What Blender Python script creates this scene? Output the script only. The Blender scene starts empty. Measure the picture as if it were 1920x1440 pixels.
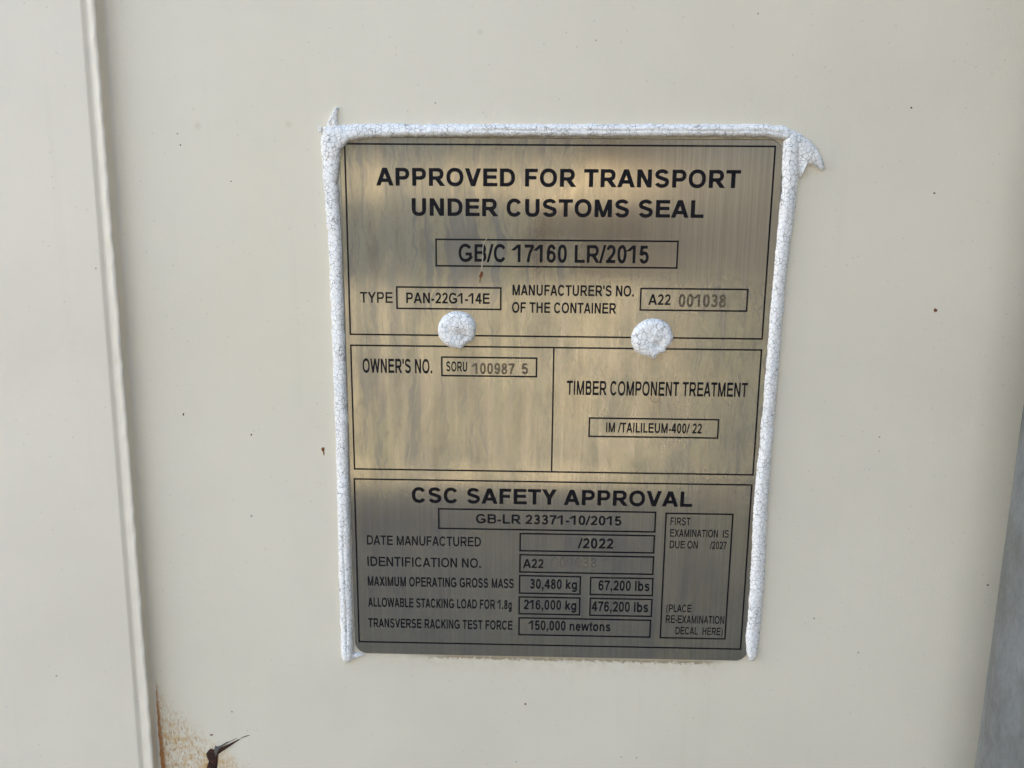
import bpy, bmesh, math, random
import numpy as np
from mathutils import Vector, Matrix, noise
random.seed(7)
sc = bpy.context.scene
COL = sc.collection
R = math.radians

# ------------------------------------------------------------------ camera, light, exposure
CAM = Vector((-0.0121136, -0.3537766, 1.5781646))
RIGHT = Vector((0.999699185, 0.022978442, 0.008574987))
DOWN = Vector((0.012650493, -0.183568324, -0.98292555))
FWD = Vector((-0.021012002, 0.982738349, -0.183803793))
cam = bpy.data.cameras.new('camera')
cam.lens = 27.0
cam.sensor_width = 36.0
cam.clip_start = 0.01
cam.clip_end = 2000
co = bpy.data.objects.new('camera', cam)
m = Matrix.Identity(4)
for i in range(3):
    m[i][0] = RIGHT[i]; m[i][1] = -DOWN[i]; m[i][2] = -FWD[i]; m[i][3] = CAM[i]
co.matrix_world = m
COL.objects.link(co)
sc.camera = co

SUN_EL, SUN_AZ = R(18), R(-58)          # azimuth from +Y towards +X: behind the container, to its left
w = bpy.data.worlds.new("World")
sc.world = w
w.use_nodes = True
wn = w.node_tree
sky = wn.nodes.new('ShaderNodeTexSky')
sky.sky_type = 'NISHITA'
sky.sun_disc = False
sky.sun_elevation = SUN_EL
sky.sun_rotation = SUN_AZ
sky.dust_density = 3.0
sky.air_density = 1.0
wn.links.new(sky.outputs[0], wn.nodes['Background'].inputs[0])
wn.nodes['Background'].inputs[1].default_value = 0.15
sl = bpy.data.lights.new('sun', 'SUN')
sl.energy = 5.0
sl.angle = R(0.5)
sl.color = (1.0, 0.94, 0.85)
so = bpy.data.objects.new('sun', sl)
sd = Vector((math.sin(SUN_AZ) * math.cos(SUN_EL), math.cos(SUN_AZ) * math.cos(SUN_EL), math.sin(SUN_EL)))
so.rotation_euler = sd.to_track_quat('Z', 'Y').to_euler()
so.location = sd * 30
COL.objects.link(so)
sc.view_settings.view_transform = 'Standard'
sc.view_settings.look = 'None'
sc.view_settings.gamma = 1
sc.view_settings.use_curve_mapping = False
sc.view_settings.exposure = 2.64

# ------------------------------------------------------------------ helpers
def at(u, v, y=0.0):
    """photo pixel (1920x1440) -> (x, z) on the upright plane at depth y"""
    d = RIGHT * ((u - 960) / 1440) + DOWN * ((v - 720) / 1440) + FWD
    t = (y - CAM.y) / d.y
    p = CAM + d * t
    return p.x, p.z

def link(name, me, mat=None, parent=None):
    o = bpy.data.objects.new(name, me)
    COL.objects.link(o)
    if mat: me.materials.append(mat)
    if parent: o.parent = parent
    return o

def obj(name, verts, faces, mat=None, parent=None, smooth=False):
    me = bpy.data.meshes.new(name)
    me.from_pydata([tuple(map(float, v)) for v in verts], [], faces)
    me.update()
    if smooth:
        for p in me.polygons: p.use_smooth = True
    return link(name, me, mat, parent)

def thing(name, label, cat, group=None):
    o = bpy.data.objects.new(name, None)
    o.empty_display_size = 0.02
    COL.objects.link(o)
    return tag(o, label, cat, group)

def tag(o, label, cat, group=None):
    o['label'] = label; o['category'] = cat
    if group: o['group'] = group
    return o

def box(vs, fs, x0, x1, y0, y1, z0, z1):
    n = len(vs)
    vs += [(x0, y0, z0), (x1, y0, z0), (x1, y1, z0), (x0, y1, z0), (x0, y0, z1), (x1, y0, z1), (x1, y1, z1), (x0, y1, z1)]
    fs += [tuple(n + i for i in f) for f in ((0, 3, 2, 1), (4, 5, 6, 7), (0, 1, 5, 4), (1, 2, 6, 5), (2, 3, 7, 6), (3, 0, 4, 7))]

class NT:
    """small node-tree writer"""
    def __init__(s, name):
        s.m = bpy.data.materials.new(name); s.m.use_nodes = True
        s.t = s.m.node_tree; s.b = s.t.nodes['Principled BSDF']
        s.geo = s.t.nodes.new('ShaderNodeNewGeometry')
        s.pos = s.geo.outputs['Position']
    def n(s, typ, **kw):
        nd = s.t.nodes.new('ShaderNode' + typ)
        for k, v in kw.items(): setattr(nd, k, v)
        return nd
    def set(s, sock, v):
        if hasattr(v, 'links') or isinstance(v, bpy.types.NodeSocket): s.t.links.new(v, sock)
        else:
            if isinstance(v, (tuple, list)) and len(v) == 3 and len(sock.default_value) == 4: v = (*v, 1)
            sock.default_value = v
    def math(s, op, a, b=0.0, c=0.0, clamp=False):
        nd = s.n('Math', operation=op, use_clamp=clamp)
        for i, v in enumerate((a, b, c)): s.set(nd.inputs[i], v)
        return nd.outputs[0]
    def mix(s, f, a, b, blend='MIX'):
        nd = s.n('Mix', data_type='RGBA', blend_type=blend)
        s.set(nd.inputs[0], f); s.set(nd.inputs[6], a); s.set(nd.inputs[7], b)
        return nd.outputs[2]
    def ss(s, v, lo, hi, a=0.0, b=1.0):
        nd = s.n('MapRange', interpolation_type='SMOOTHSTEP')
        for i, x in enumerate((v, lo, hi, a, b)): s.set(nd.inputs[i], x)
        return nd.outputs[0]
    def scaled(s, sx, sy, sz, loc=(0, 0, 0), vec=None):
        nd = s.n('Mapping'); s.set(nd.inputs[0], vec or s.pos)
        nd.inputs['Scale'].default_value = (sx, sy, sz); nd.inputs['Location'].default_value = loc
        return nd.outputs[0]
    def noise(s, vec, scale=1.0, detail=3.0, rough=0.5, dist=0.0):
        nd = s.n('TexNoise'); s.set(nd.inputs['Vector'], vec)
        nd.inputs['Scale'].default_value = scale; nd.inputs['Detail'].default_value = detail
        nd.inputs['Roughness'].default_value = rough; nd.inputs['Distortion'].default_value = dist
        return nd.outputs['Fac']
    def voro(s, vec, scale, feature='F1', rnd=1.0):
        nd = s.n('TexVoronoi', feature=feature); s.set(nd.inputs['Vector'], vec)
        nd.inputs['Scale'].default_value = scale; nd.inputs['Randomness'].default_value = rnd
        return nd
    def bump(s, h, strength, dist, normal=None):
        nd = s.n('Bump'); s.set(nd.inputs['Height'], h)
        nd.inputs['Strength'].default_value = strength; nd.inputs['Distance'].default_value = dist
        if normal: s.set(nd.inputs['Normal'], normal)
        return nd.outputs[0]
    def xyz(s, vec=None):
        nd = s.n('SeparateXYZ'); s.set(nd.inputs[0], vec or s.pos)
        return nd.outputs
    def out(s, **kw):
        for k, v in kw.items(): s.set(s.b.inputs[k.replace('_', ' ')], v)
        return s.m

# ------------------------------------------------------------------ materials
PY = -0.0015                                   # front of the data plate
PB_X0, PB_Z = at(670, 1229, PY)
SEAM_B = at(296, 1440, 0)                       # right foot of the seam at the bottom of the photograph
RUST_T = at(287, 1262, 0)

def paint_material(name, base, rust=False):
    k = NT(name)
    X, Y, Z = k.xyz()
    big = k.noise(k.pos, 9, 4, .55)
    c = k.mix(k.ss(big, .3, .7), tuple(v * .965 for v in base), tuple(min(1, v * 1.03) for v in base))
    warm = k.noise(k.scaled(6, 6, 2.5, (3, 1, 7)), 1, 3, .5)
    c = k.mix(k.ss(warm, .45, .75, 0, .35), c, (base[0] * 1.0, base[1] * .985, base[2] * .90))
    # grime specks
    v = k.voro(k.pos, 130)
    on = k.math('GREATER_THAN', k.xyz(v.outputs['Color'])[0], .90)
    sz = k.math('MULTIPLY', k.xyz(v.outputs['Color'])[1], .075)
    sp = k.math('MULTIPLY', on, k.math('LESS_THAN', v.outputs['Distance'], sz))
    c = k.mix(k.math('MULTIPLY', sp, .55), c, (.13, .11, .09))
    v2 = k.voro(k.scaled(1, 1, 1, (.3, .2, .7)), 420)
    on2 = k.math('GREATER_THAN', k.xyz(v2.outputs['Color'])[0], .93)
    sp2 = k.math('MULTIPLY', on2, k.math('LESS_THAN', v2.outputs['Distance'], .16))
    c = k.mix(k.math('MULTIPLY', sp2, .22), c, (.18, .16, .13))
    # faint rain streaks
    st = k.noise(k.scaled(120, 120, 4), 1, 4, .6)
    c = k.mix(k.ss(st, .55, .8, 0, .10), c, (base[0] * .75, base[1] * .74, base[2] * .70))
    if rust:
        # rust bleeding from the seam foot and dirt under the plate
        dz = k.math('SUBTRACT', RUST_T[1], Z)
        slope = (SEAM_B[0] - RUST_T[0]) / (RUST_T[1] - SEAM_B[1])
        dx = k.math('SUBTRACT', X, k.math('ADD', k.math('MULTIPLY', dz, slope), RUST_T[0]))
        n1 = k.noise(k.scaled(1, 1, .45), 900, 4, .65)
        n2 = k.noise(k.pos, 240, 4, .6)
        wdt = k.math('ADD', k.math('MULTIPLY', k.math('ADD', dz, .0), .062), .0013)
        core = k.math('SUBTRACT', k.math('ADD', wdt, k.math('MULTIPLY', k.math('SUBTRACT', n2, .5), .0022)), dx)
        corem = k.math('MULTIPLY', k.ss(core, -.0006, .0012), k.ss(dz, .001, .012))
        reach = k.math('MULTIPLY', k.math('POWER', k.math('MAXIMUM', k.math('ADD', dz, .004), 0), 1.35), 2.5)
        fan = k.math('MULTIPLY', k.ss(k.math('SUBTRACT', k.math('ADD', reach, k.math('MULTIPLY', k.math('SUBTRACT', k.noise(k.pos, 110, 4, .65), .5), .030)), dx), -.001, .018), k.ss(dz, -.003, .008))
        rot = k.n('Mapping'); k.set(rot.inputs[0], k.pos); rot.inputs['Rotation'].default_value = (0, R(-28), 0); rot.inputs['Scale'].default_value = (1100, 1100, 330)
        n3 = k.noise(rot.outputs[0], 1, 3, .6)
        fleck = k.math('MULTIPLY', fan, k.ss(n3, .50, .66))
        film = k.math('MULTIPLY', fan, k.ss(n2, .40, .72))
        c = k.mix(k.math('MULTIPLY', film, .85), c, (.60, .36, .12))
        c = k.mix(k.math('MULTIPLY', fleck, .80), c, (.44, .21, .06))
        c = k.mix(k.math('MULTIPLY', corem, k.ss(n1, .25, .6, .6, 1)), c, (.42, .165, .042))
        # yellow-brown bleed round the scratch
        sx, sz_ = at(405, 1436)
        rr = k.math('SQRT', k.math('ADD', k.math('POWER', k.math('MULTIPLY', k.math('SUBTRACT', X, sx), .75), 2), k.math('POWER', k.math('MULTIPLY', k.math('SUBTRACT', Z, sz_), 1.0), 2)))
        bl = k.math('MULTIPLY', k.ss(k.math('ADD', rr, k.math('MULTIPLY', k.math('SUBTRACT', n2, .5), .010)), .009, .003), k.ss(n1, .35, .65))
        c = k.mix(k.math('MULTIPLY', bl, .75), c, (.58, .34, .11))
        # dirt line under the plate
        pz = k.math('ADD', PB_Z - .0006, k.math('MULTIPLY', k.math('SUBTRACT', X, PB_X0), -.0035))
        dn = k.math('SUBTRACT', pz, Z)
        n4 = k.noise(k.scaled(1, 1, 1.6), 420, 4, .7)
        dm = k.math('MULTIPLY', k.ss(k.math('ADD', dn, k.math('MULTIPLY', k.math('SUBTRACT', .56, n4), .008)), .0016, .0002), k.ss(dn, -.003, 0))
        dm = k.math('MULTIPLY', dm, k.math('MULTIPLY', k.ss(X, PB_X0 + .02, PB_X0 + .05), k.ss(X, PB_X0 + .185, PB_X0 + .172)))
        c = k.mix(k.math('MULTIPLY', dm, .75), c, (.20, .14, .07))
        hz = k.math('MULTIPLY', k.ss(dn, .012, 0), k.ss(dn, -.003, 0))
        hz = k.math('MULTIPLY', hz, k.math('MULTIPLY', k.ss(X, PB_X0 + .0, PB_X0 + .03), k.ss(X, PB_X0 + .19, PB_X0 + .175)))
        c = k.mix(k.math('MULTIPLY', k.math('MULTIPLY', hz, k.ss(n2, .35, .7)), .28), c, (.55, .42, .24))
        # pale tan stain dots
        for (u, vv, rad) in ((541, 233, .0022), (371, 236, .0026), (900, 60, .0018)):
            ax, az = at(u, vv)
            r2 = k.math('SQRT', k.math('ADD', k.math('POWER', k.math('SUBTRACT', X, ax), 2), k.math('POWER', k.math('SUBTRACT', Z, az), 2)))
            c = k.mix(k.ss(r2, rad, 0, 0, .30), c, (.52, .42, .24))
    peel = k.noise(k.pos, 620, 3, .55)
    wav = k.noise(k.pos, 90, 3, .5)
    nrm = k.bump(wav, .16, .0012)
    nrm = k.bump(peel, .30, .0004, nrm)
    return k.out(Base_Color=c, Roughness=k.ss(big, .3, .7, .42, .52), Specular_IOR_Level=.42, Normal=nrm)

def metal_plate_material():
    k = NT('brushed steel under a film of dirt')
    X, Y, Z = k.xyz()
    brush = k.noise(k.scaled(5200, 5200, 26), 1, 3, .7)
    brush2 = k.noise(k.scaled(900, 900, 7), 1, 2, .6)
    cloud = k.noise(k.scaled(60, 60, 42), 1, 5, .56)
    grain = k.noise(k.scaled(900, 900, 700), 1, 4, .65)
    # runs left by rain: wandering upright bands
    wob = k.noise(k.scaled(34, 34, 34, (1, 4, 2)), 1, 3, .55)
    xx = k.math('ADD', X, k.math('MULTIPLY', k.math('SUBTRACT', wob, .5), .018))
    cv = k.n('CombineXYZ'); k.set(cv.inputs[0], k.math('MULTIPLY', xx, 190)); k.set(cv.inputs[2], k.math('MULTIPLY', Z, 13))
    run = k.noise(cv.outputs[0], 1, 3, .5)
    cv2 = k.n('CombineXYZ'); k.set(cv2.inputs[0], k.math('MULTIPLY', xx, 420)); k.set(cv2.inputs[2], k.math('MULTIPLY', Z, 30))
    run2 = k.noise(cv2.outputs[0], 1, 3, .55)
    runs = k.math('MAXIMUM', k.ss(run, .53, .60), k.math('MULTIPLY', k.ss(run2, .58, .64), .7))
    # the film is thick at the left and the middle, thin at the right of the upper field
    px0, pz0 = at(600, 760, PY); px1, _ = at(1450, 760, PY)
    u = k.math('DIVIDE', k.math('SUBTRACT', X, px0), px1 - px0)
    top = k.ss(Z, at(1000, 560, PY)[1], at(1000, 480, PY)[1])
    side = k.ss(k.math('ADD', u, k.math('MULTIPLY', k.math('SUBTRACT', cloud, .5), .5)), .30, .62)
    thin = k.math('MULTIPLY', top, side)
    film = k.ss(k.math('ADD', k.math('MULTIPLY', cloud, .8), k.math('MULTIPLY', grain, .22)), .28, .72, .40, .86)
    film = k.math('MULTIPLY', film, k.math('SUBTRACT', 1.0, k.math('MULTIPLY', runs, .22)))
    film = k.math('MULTIPLY', film, k.math('SUBTRACT', 1.0, k.math('MULTIPLY', thin, .85)))
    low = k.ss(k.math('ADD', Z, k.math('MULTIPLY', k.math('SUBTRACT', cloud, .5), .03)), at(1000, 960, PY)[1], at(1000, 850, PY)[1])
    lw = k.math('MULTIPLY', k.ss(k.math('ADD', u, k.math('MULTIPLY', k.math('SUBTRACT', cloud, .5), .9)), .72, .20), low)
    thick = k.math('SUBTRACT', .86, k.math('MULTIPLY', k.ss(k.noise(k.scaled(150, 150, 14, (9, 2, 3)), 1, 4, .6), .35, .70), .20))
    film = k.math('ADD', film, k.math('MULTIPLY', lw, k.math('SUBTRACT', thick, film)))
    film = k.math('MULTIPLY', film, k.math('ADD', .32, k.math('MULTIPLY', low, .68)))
    mc = k.mix(k.ss(brush2, .3, .7), (.44, .40, .345), (.53, .485, .42))
    mc = k.mix(k.ss(brush, .35, .7, 0, .45), mc, (.32, .29, .25))
    tint = k.noise(k.scaled(20, 20, 12, (5, 2, 8)), 1, 4, .6)
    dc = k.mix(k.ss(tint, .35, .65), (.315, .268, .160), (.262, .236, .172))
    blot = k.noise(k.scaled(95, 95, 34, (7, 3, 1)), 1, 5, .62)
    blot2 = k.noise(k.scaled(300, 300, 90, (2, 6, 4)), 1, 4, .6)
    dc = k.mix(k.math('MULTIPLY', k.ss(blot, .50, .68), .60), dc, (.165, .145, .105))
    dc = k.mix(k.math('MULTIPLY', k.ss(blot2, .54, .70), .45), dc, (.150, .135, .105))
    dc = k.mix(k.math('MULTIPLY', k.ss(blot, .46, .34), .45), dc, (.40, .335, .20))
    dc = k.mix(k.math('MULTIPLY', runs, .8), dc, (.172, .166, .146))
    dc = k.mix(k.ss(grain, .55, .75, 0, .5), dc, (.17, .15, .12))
    # ring of dried water
    rx, rz = at(1229, 746, PY)
    rr = k.math('SQRT', k.math('ADD', k.math('POWER', k.math('SUBTRACT', X, rx), 2), k.math('POWER', k.math('SUBTRACT', Z, rz), 2)))
    ring = k.math('MULTIPLY', k.ss(rr, .0016, .0021), k.ss(rr, .0027, .0022))
    dc = k.mix(ring, dc, (.16, .11, .06))
    film = k.math('MAXIMUM', film, k.math('MULTIPLY', ring, .8))
    ro = k.math('ADD', k.ss(brush, .2, .8, .10, .145), k.math('MULTIPLY', film, .05))
    nrm = k.bump(k.math('ADD', brush, k.math('MULTIPLY', grain, .5)), .06, .00005)
    k.out(Base_Color=mc, Metallic=1.0, Roughness=ro, Anisotropic=.95, Normal=nrm)
    tg = k.n('Tangent', direction_type='UV_MAP', uv_map='uv')
    k.t.links.new(tg.outputs[0], k.b.inputs['Tangent'])
    k.b.inputs['Anisotropic Rotation'].default_value = 0.0
    d = k.n('BsdfPrincipled')
    k.set(d.inputs['Base Color'], dc); d.inputs['Roughness'].default_value = .6; d.inputs['Specular IOR Level'].default_value = .25
    mx = k.n('MixShader')
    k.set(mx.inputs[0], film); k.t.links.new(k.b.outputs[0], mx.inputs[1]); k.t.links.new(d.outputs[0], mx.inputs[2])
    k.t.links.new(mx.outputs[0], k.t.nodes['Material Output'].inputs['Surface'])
    return k.m

def ink_material():
    k = NT('black etched ink')
    g = k.noise(k.pos, 700, 4, .6)
    return k.out(Base_Color=k.mix(k.ss(g, .4, .75), (.0035, .0035, .0065), (.012, .012, .015)), Roughness=.45, Specular_IOR_Level=.12)

def stamp_material(name, a, b, al):
    k = NT(name)
    g = k.noise(k.pos, 1500, 4, .65)
    return k.out(Base_Color=k.mix(k.ss(g, .35, .7), a, b), Roughness=.45, Metallic=.35, Alpha=k.ss(g, .25, .7, al - .2, al + .15))

def sealant_material():
    k = NT('cracked white sealant')
    wx = k.n('TexNoise'); k.set(wx.inputs['Vector'], k.pos); wx.inputs['Scale'].default_value = 520; wx.inputs['Detail'].default_value = 3
    vm = k.n('VectorMath', operation='MULTIPLY_ADD'); k.set(vm.inputs[0], wx.outputs['Color']); vm.inputs[1].default_value = (.0013,) * 3; k.set(vm.inputs[2], k.pos)
    p = vm.outputs[0]
    e1 = k.voro(p, 480, 'DISTANCE_TO_EDGE').outputs['Distance']
    e2 = k.voro(p, 820, 'DISTANCE_TO_EDGE').outputs['Distance']
    br = k.noise(k.pos, 260, 3, .6)
    wid = k.ss(br, .32, .68, .004, .030)
    c1 = k.ss(e1, wid, 0.0)
    c1 = k.math('MULTIPLY', k.ss(e1, k.math('ADD', wid, .034), wid), 1.0)
    c2 = k.math('MULTIPLY', k.ss(e2, .07, .02), k.ss(br, .45, .62))
    c1 = k.math('MULTIPLY', c1, k.ss(k.noise(k.scaled(1, 1, 1, (.4, .1, .2)), 150, 3, .6), .32, .58, .55, 1.0))
    cr = k.math('MAXIMUM', c1, k.math('MULTIPLY', c2, .12))
    dirt = k.noise(k.pos, 120, 5, .65)
    base = k.mix(k.ss(dirt, .4, .75), (.93, .89, .845), (.83, .79, .75))
    at_ = k.n('Attribute', attribute_name='dirt'); at_.attribute_type = 'GEOMETRY'
    base = k.mix(k.math('MULTIPLY', at_.outputs['Fac'], k.ss(dirt, .3, .6, .6, 1)), base, (.40, .345, .27))
    col = k.mix(k.math('MULTIPLY', cr, .80), base, (.20, .175, .155))
    fine = k.noise(k.pos, 2400, 3, .6)
    n = k.bump(fine, .10, .00025)
    n = k.bump(k.math('SUBTRACT', 1.0, cr), .30, .0005, n)
    return k.out(Base_Color=col, Roughness=.62, Specular_IOR_Level=.3, Normal=n)

def galvanised_material():
    k = NT('weathered galvanised steel')
    p = k.pos
    sp = k.voro(k.scaled(1, 1, .55), 260).outputs['Color']
    a = k.noise(k.scaled(1, 1, .45), 48, 5, .58)
    b = k.noise(k.scaled(1, 1, .40), 760, 4, .68, .6)
    c = k.mix(k.ss(a, .35, .65), (.20, .212, .212), (.29, .31, .335))
    c = k.mix(k.ss(b, .52, .72, 0, .55), c, (.20, .20, .195))
    c = k.mix(k.ss(k.xyz(sp)[0], .0, 1.0, 0, .10), c, (.52, .55, .58))
    n = k.bump(b, .35, .0004)
    n = k.bump(a, .15, .0006, n)
    return k.out(Base_Color=c, Metallic=.75, Roughness=k.ss(b, .3, .7, .36, .56), Normal=n)

def rust_material(name, a, b):
    k = NT(name)
    g = k.noise(k.pos, 900, 5, .7)
    return k.out(Base_Color=k.mix(k.ss(g, .35, .68), a, b), Roughness=.72, Specular_IOR_Level=.3, Normal=k.bump(g, .8, .0006))

def ground_material():
    k = NT('dry tan gravel')
    a = k.noise(k.pos, .35, 5, .6); b = k.noise(k.pos, 22, 5, .7)
    c = k.mix(k.ss(a, .35, .65), (.42, .345, .205), (.52, .44, .285))
    c = k.mix(k.ss(b, .4, .7, 0, .5), c, (.22, .17, .11))
    return k.out(Base_Color=c, Roughness=.95, Normal=k.bump(b, .6, .03))

def bank_band_material():
    """dark scrub at the foot, a pale dry slope above it, dark woods on top"""
    k = NT('dark and pale bands of the added bank')
    X, Y, Z = k.xyz()
    a = k.noise(k.pos, .8, 6, .7)
    b = k.noise(k.pos, .16, 4, .6)
    dark = k.mix(k.ss(a, .3, .7), (.006, .0055, .005), (.018, .015, .012))
    pale = k.mix(k.ss(a, .3, .7), (.42, .345, .205), (.52, .435, .28))
    zz = k.math('ADD', Z, k.math('MULTIPLY', k.math('SUBTRACT', a, .5), .8))
    mk = k.math('MULTIPLY', k.ss(zz, 2.9, 3.4), k.ss(zz, 6.0, 5.3))
    xx = k.math('ADD', X, k.math('MULTIPLY', k.math('SUBTRACT', b, .5), 10))
    mk = k.math('MULTIPLY', mk, k.ss(xx, 8, -3))
    return k.out(Base_Color=k.mix(mk, dark, pale), Roughness=1.0)

M_RIGHT = paint_material('cream container paint', (.745, .662, .525), True)
M_LEFT = paint_material('cream container paint on the lapped sheet', (.745, .658, .535))
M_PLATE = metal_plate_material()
M_INK = ink_material()
M_STAMP = stamp_material('stamped brown digits', (.092, .070, .044), (.150, .118, .078), .94)
M_FAINT = stamp_material('faint stamped digits', (.20, .155, .125), (.26, .21, .175), .26)
M_SEAL = sealant_material()
M_GALV = galvanised_material()
M_RUST = rust_material('orange rust', (.13, .036, .012), (.27, .095, .028))
M_DARK = rust_material('dark rust', (.022, .012, .009), (.085, .030, .016))

# ------------------------------------------------------------------ ground, plus an unseen apron and bank added for the plate's reflection
g = obj('ground', [(-90, -90, 0), (90, -90, 0), (90, 60, 0), (-90, 60, 0)], [(0, 1, 2, 3)], ground_material())
g['kind'] = 'structure'
def dark_apron_material():
    k = NT('dark grey of the added apron')
    a = k.noise(k.pos, 2.0, 5, .6); b = k.noise(k.pos, 90, 3, .6)
    c = k.mix(k.ss(a, .35, .65), (.080, .070, .058), (.120, .107, .090))
    c = k.mix(k.ss(b, .5, .75, 0, .5), c, (.13, .125, .115))
    return k.out(Base_Color=c, Roughness=.9, Normal=k.bump(b, .5, .01))
ap = obj('added_apron', [(-40, -4.5, .004), (40, -4.5, .004), (40, 10, .004), (-40, 10, .004)], [(0, 1, 2, 3)], dark_apron_material())  # unseen dark strip added so the plate's lower field reflects darker
ap['kind'] = 'structure'
vs, fs = [], []
nx = 140
PROF = ((-28.0, -.05), (-28.6, 1.2), (-29.5, 2.7), (-31, 3.05), (-36, 3.6), (-41, 5.3), (-43, 6.2), (-46, 9.0), (-52, 13.0), (-60, 14.0), (-70, 4.0), (-74, -.05))
for i in range(nx + 1):
    x = -98 + i * 1.4
    for j, (y, h) in enumerate(PROF):
        nz = noise.noise(Vector((x * .09, y * .13, 3)))
        n2 = noise.noise(Vector((x * .5, y * .4, 7)))
        vs.append((x, y + .5 * nz, h + (.30 * nz + .18 * n2) * min(1, max(0, h) / 2.5) * (1 + .25 * max(0, h - 5))))
for i in range(nx):
    for j in range(len(PROF) - 1):
        a = i * len(PROF) + j
        fs.append((a, a + 1, a + len(PROF) + 1, a + len(PROF)))
hb = obj('added_bank', vs, fs, bank_band_material(), None, True)  # unseen bank added to give the plate its reflected bands
hb['kind'] = 'structure'

# ------------------------------------------------------------------ the container wall
cont = thing('shipping_container', 'cream painted steel container wall with an upright seam, rust stains and small chips', 'container')
cont.location = (0, 0, 0)
LH = .0075                                       # the left sheet laps over the right one
SX0, SZ0 = at(171, 0); SX1, SZ1 = at(284, 1440)
def upright(u0, u1, y): return (at(u0, 0, y)[0] + at(u1, 1440, y)[0]) / 2
def seam_at(u0, u1, y):
    """x of an upright line of the seam as a function of height"""
    (xa, za), (xb, zb) = at(u0, 0, y), at(u1, 1440, y)
    return lambda z: xb + (xa - xb) * (z - zb) / (za - zb)
GROOVE = seam_at(160, 269.5, -LH + .001)
CREST = seam_at(171, 283.5, -LH - .0008)
FOOT = seam_at(195, 297, 0)
ZB, ZT = .16, 2.70
XR = 1.25
def sheet(name, edge, far, y0, y1, mat):
    """sheet whose inner edge follows the seam"""
    vs = [(edge(ZB), y0, ZB), (far, y0, ZB), (far, y0, ZT), (edge(ZT), y0, ZT), (edge(ZB), y1, ZB), (far, y1, ZB), (far, y1, ZT), (edge(ZT), y1, ZT)]
    o = obj(name, vs, [(0, 1, 2, 3), (4, 7, 6, 5), (0, 4, 5, 1), (1, 5, 6, 2), (2, 6, 7, 3), (3, 7, 4, 0)], mat, cont)
    bm = bmesh.new(); bm.from_mesh(o.data); bmesh.ops.recalc_face_normals(bm, faces=bm.faces); bm.to_mesh(o.data); bm.free()
sheet('wall_panel', lambda z: CREST(z) + .0004, XR, .0, .003, M_RIGHT)
sheet('lapped_panel', lambda z: GROOVE(z) - .0021, -11.0, -LH, .0028, M_LEFT)
vs, fs = [], []
box(vs, fs, -11.0, XR, .0032, 2.44, ZB - .04, ZT + .04)
obj('body', vs, fs, M_LEFT, cont)

# weld bead: profile across x swept upwards, wavering with the welder's hand
def seam_profile(z):
    g_, c_, f_ = GROOVE(z), CREST(z), FOOT(z)
    d_ = f_ - c_
    return [(g_ - .0034, LH - .0003), (g_ - .0022, LH + .00012), (g_ - .0014, LH - .0002), (g_ - .0007, LH - .0008), (g_, LH - .0012), (g_ + .0006, LH - .0009),
            (c_ - .0014, LH - .0002), (c_ - .0006, LH + .0001), (c_ + .0002, LH + .0001), (c_ + .0010, LH - .0004), (c_ + d_ * .62, LH - .0017), (c_ + d_ * .80, LH - .0034), (c_ + d_ * .92, LH * .22),
            (f_ + .0003, .0005), (f_ + .0011, .0001), (f_ + .0026, -.0004)]
vs, fs = [], []
z = SZ1 - .06
rows = 0
while z < SZ0 + .06:
    wv = .00030 * noise.noise(Vector((0, 0, z * 30))) + .00014 * noise.noise(Vector((0, 4, z * 150)))
    hv = 1 + .09 * noise.noise(Vector((3, 0, z * 120)))
    for i, (px, h) in enumerate(seam_profile(z)):
        mid = math.exp(-((px - CREST(z)) / .0025) ** 2)
        j = .00025 * mid * noise.noise(Vector((px * 500, 9, z * 260)))
        dxx = wv * min(1, max(0, 1 - abs(px - CREST(z)) / .005))
        vs.append((px + dxx, -(h * (1 + (hv - 1) * mid) + j), z))
    rows += 1
    z += .0012
n = 16
for r in range(rows - 1):
    for i in range(n - 1):
        a = r * n + i
        fs.append((a, a + 1, a + n + 1, a + n))
obj('weld_seam', vs, fs, M_LEFT, cont, True)

# ------------------------------------------------------------------ flat patches with a little thickness
def patch(name, pts, y, h, mat, parent, jit=0.0, subdiv=0, dome=0.0):
    """closed outline in (x, z) -> low mound standing on depth y, h tall"""
    bm = bmesh.new()
    cx = sum(p[0] for p in pts) / len(pts); cz = sum(p[1] for p in pts) / len(pts)
    rings = [(1.0, 0.0), (.93, .65), (.75, .92), (.45, 1.0), (.2, 1.0 + dome)]
    R_ = []
    for s, t in rings:
        R_.append([bm.verts.new((cx + (x - cx) * s, y - h * t * (1 + jit * noise.noise(Vector((x * 700, z * 700, s * 9)))), cz + (z - cz) * s)) for x, z in pts])
    k = len(pts)
    for a, b in zip(R_, R_[1:]):
        for i in range(k): bm.faces.new((a[i], a[(i + 1) % k], b[(i + 1) % k], b[i]))
    c = bm.verts.new((cx, y - h * (1 + dome), cz))
    for i in range(k): bm.faces.new((R_[-1][i], R_[-1][(i + 1) % k], c))
    bmesh.ops.recalc_face_normals(bm, faces=bm.faces)
    me = bpy.data.meshes.new(name); bm.to_mesh(me); bm.free()
    for p in me.polygons: p.use_smooth = True
    return link(name, me, mat, parent)

def blob(u, v, ru, rv, n=14, rough=.25, seed=0):
    out = []
    for i in range(n):
        a = 2 * math.pi * i / n
        r = 1 + rough * noise.noise(Vector((math.cos(a) * 1.7 + seed, math.sin(a) * 1.7, seed * 3.1)))
        out.append(at(u + math.cos(a) * ru * r, v + math.sin(a) * rv * r))
    return out

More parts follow.
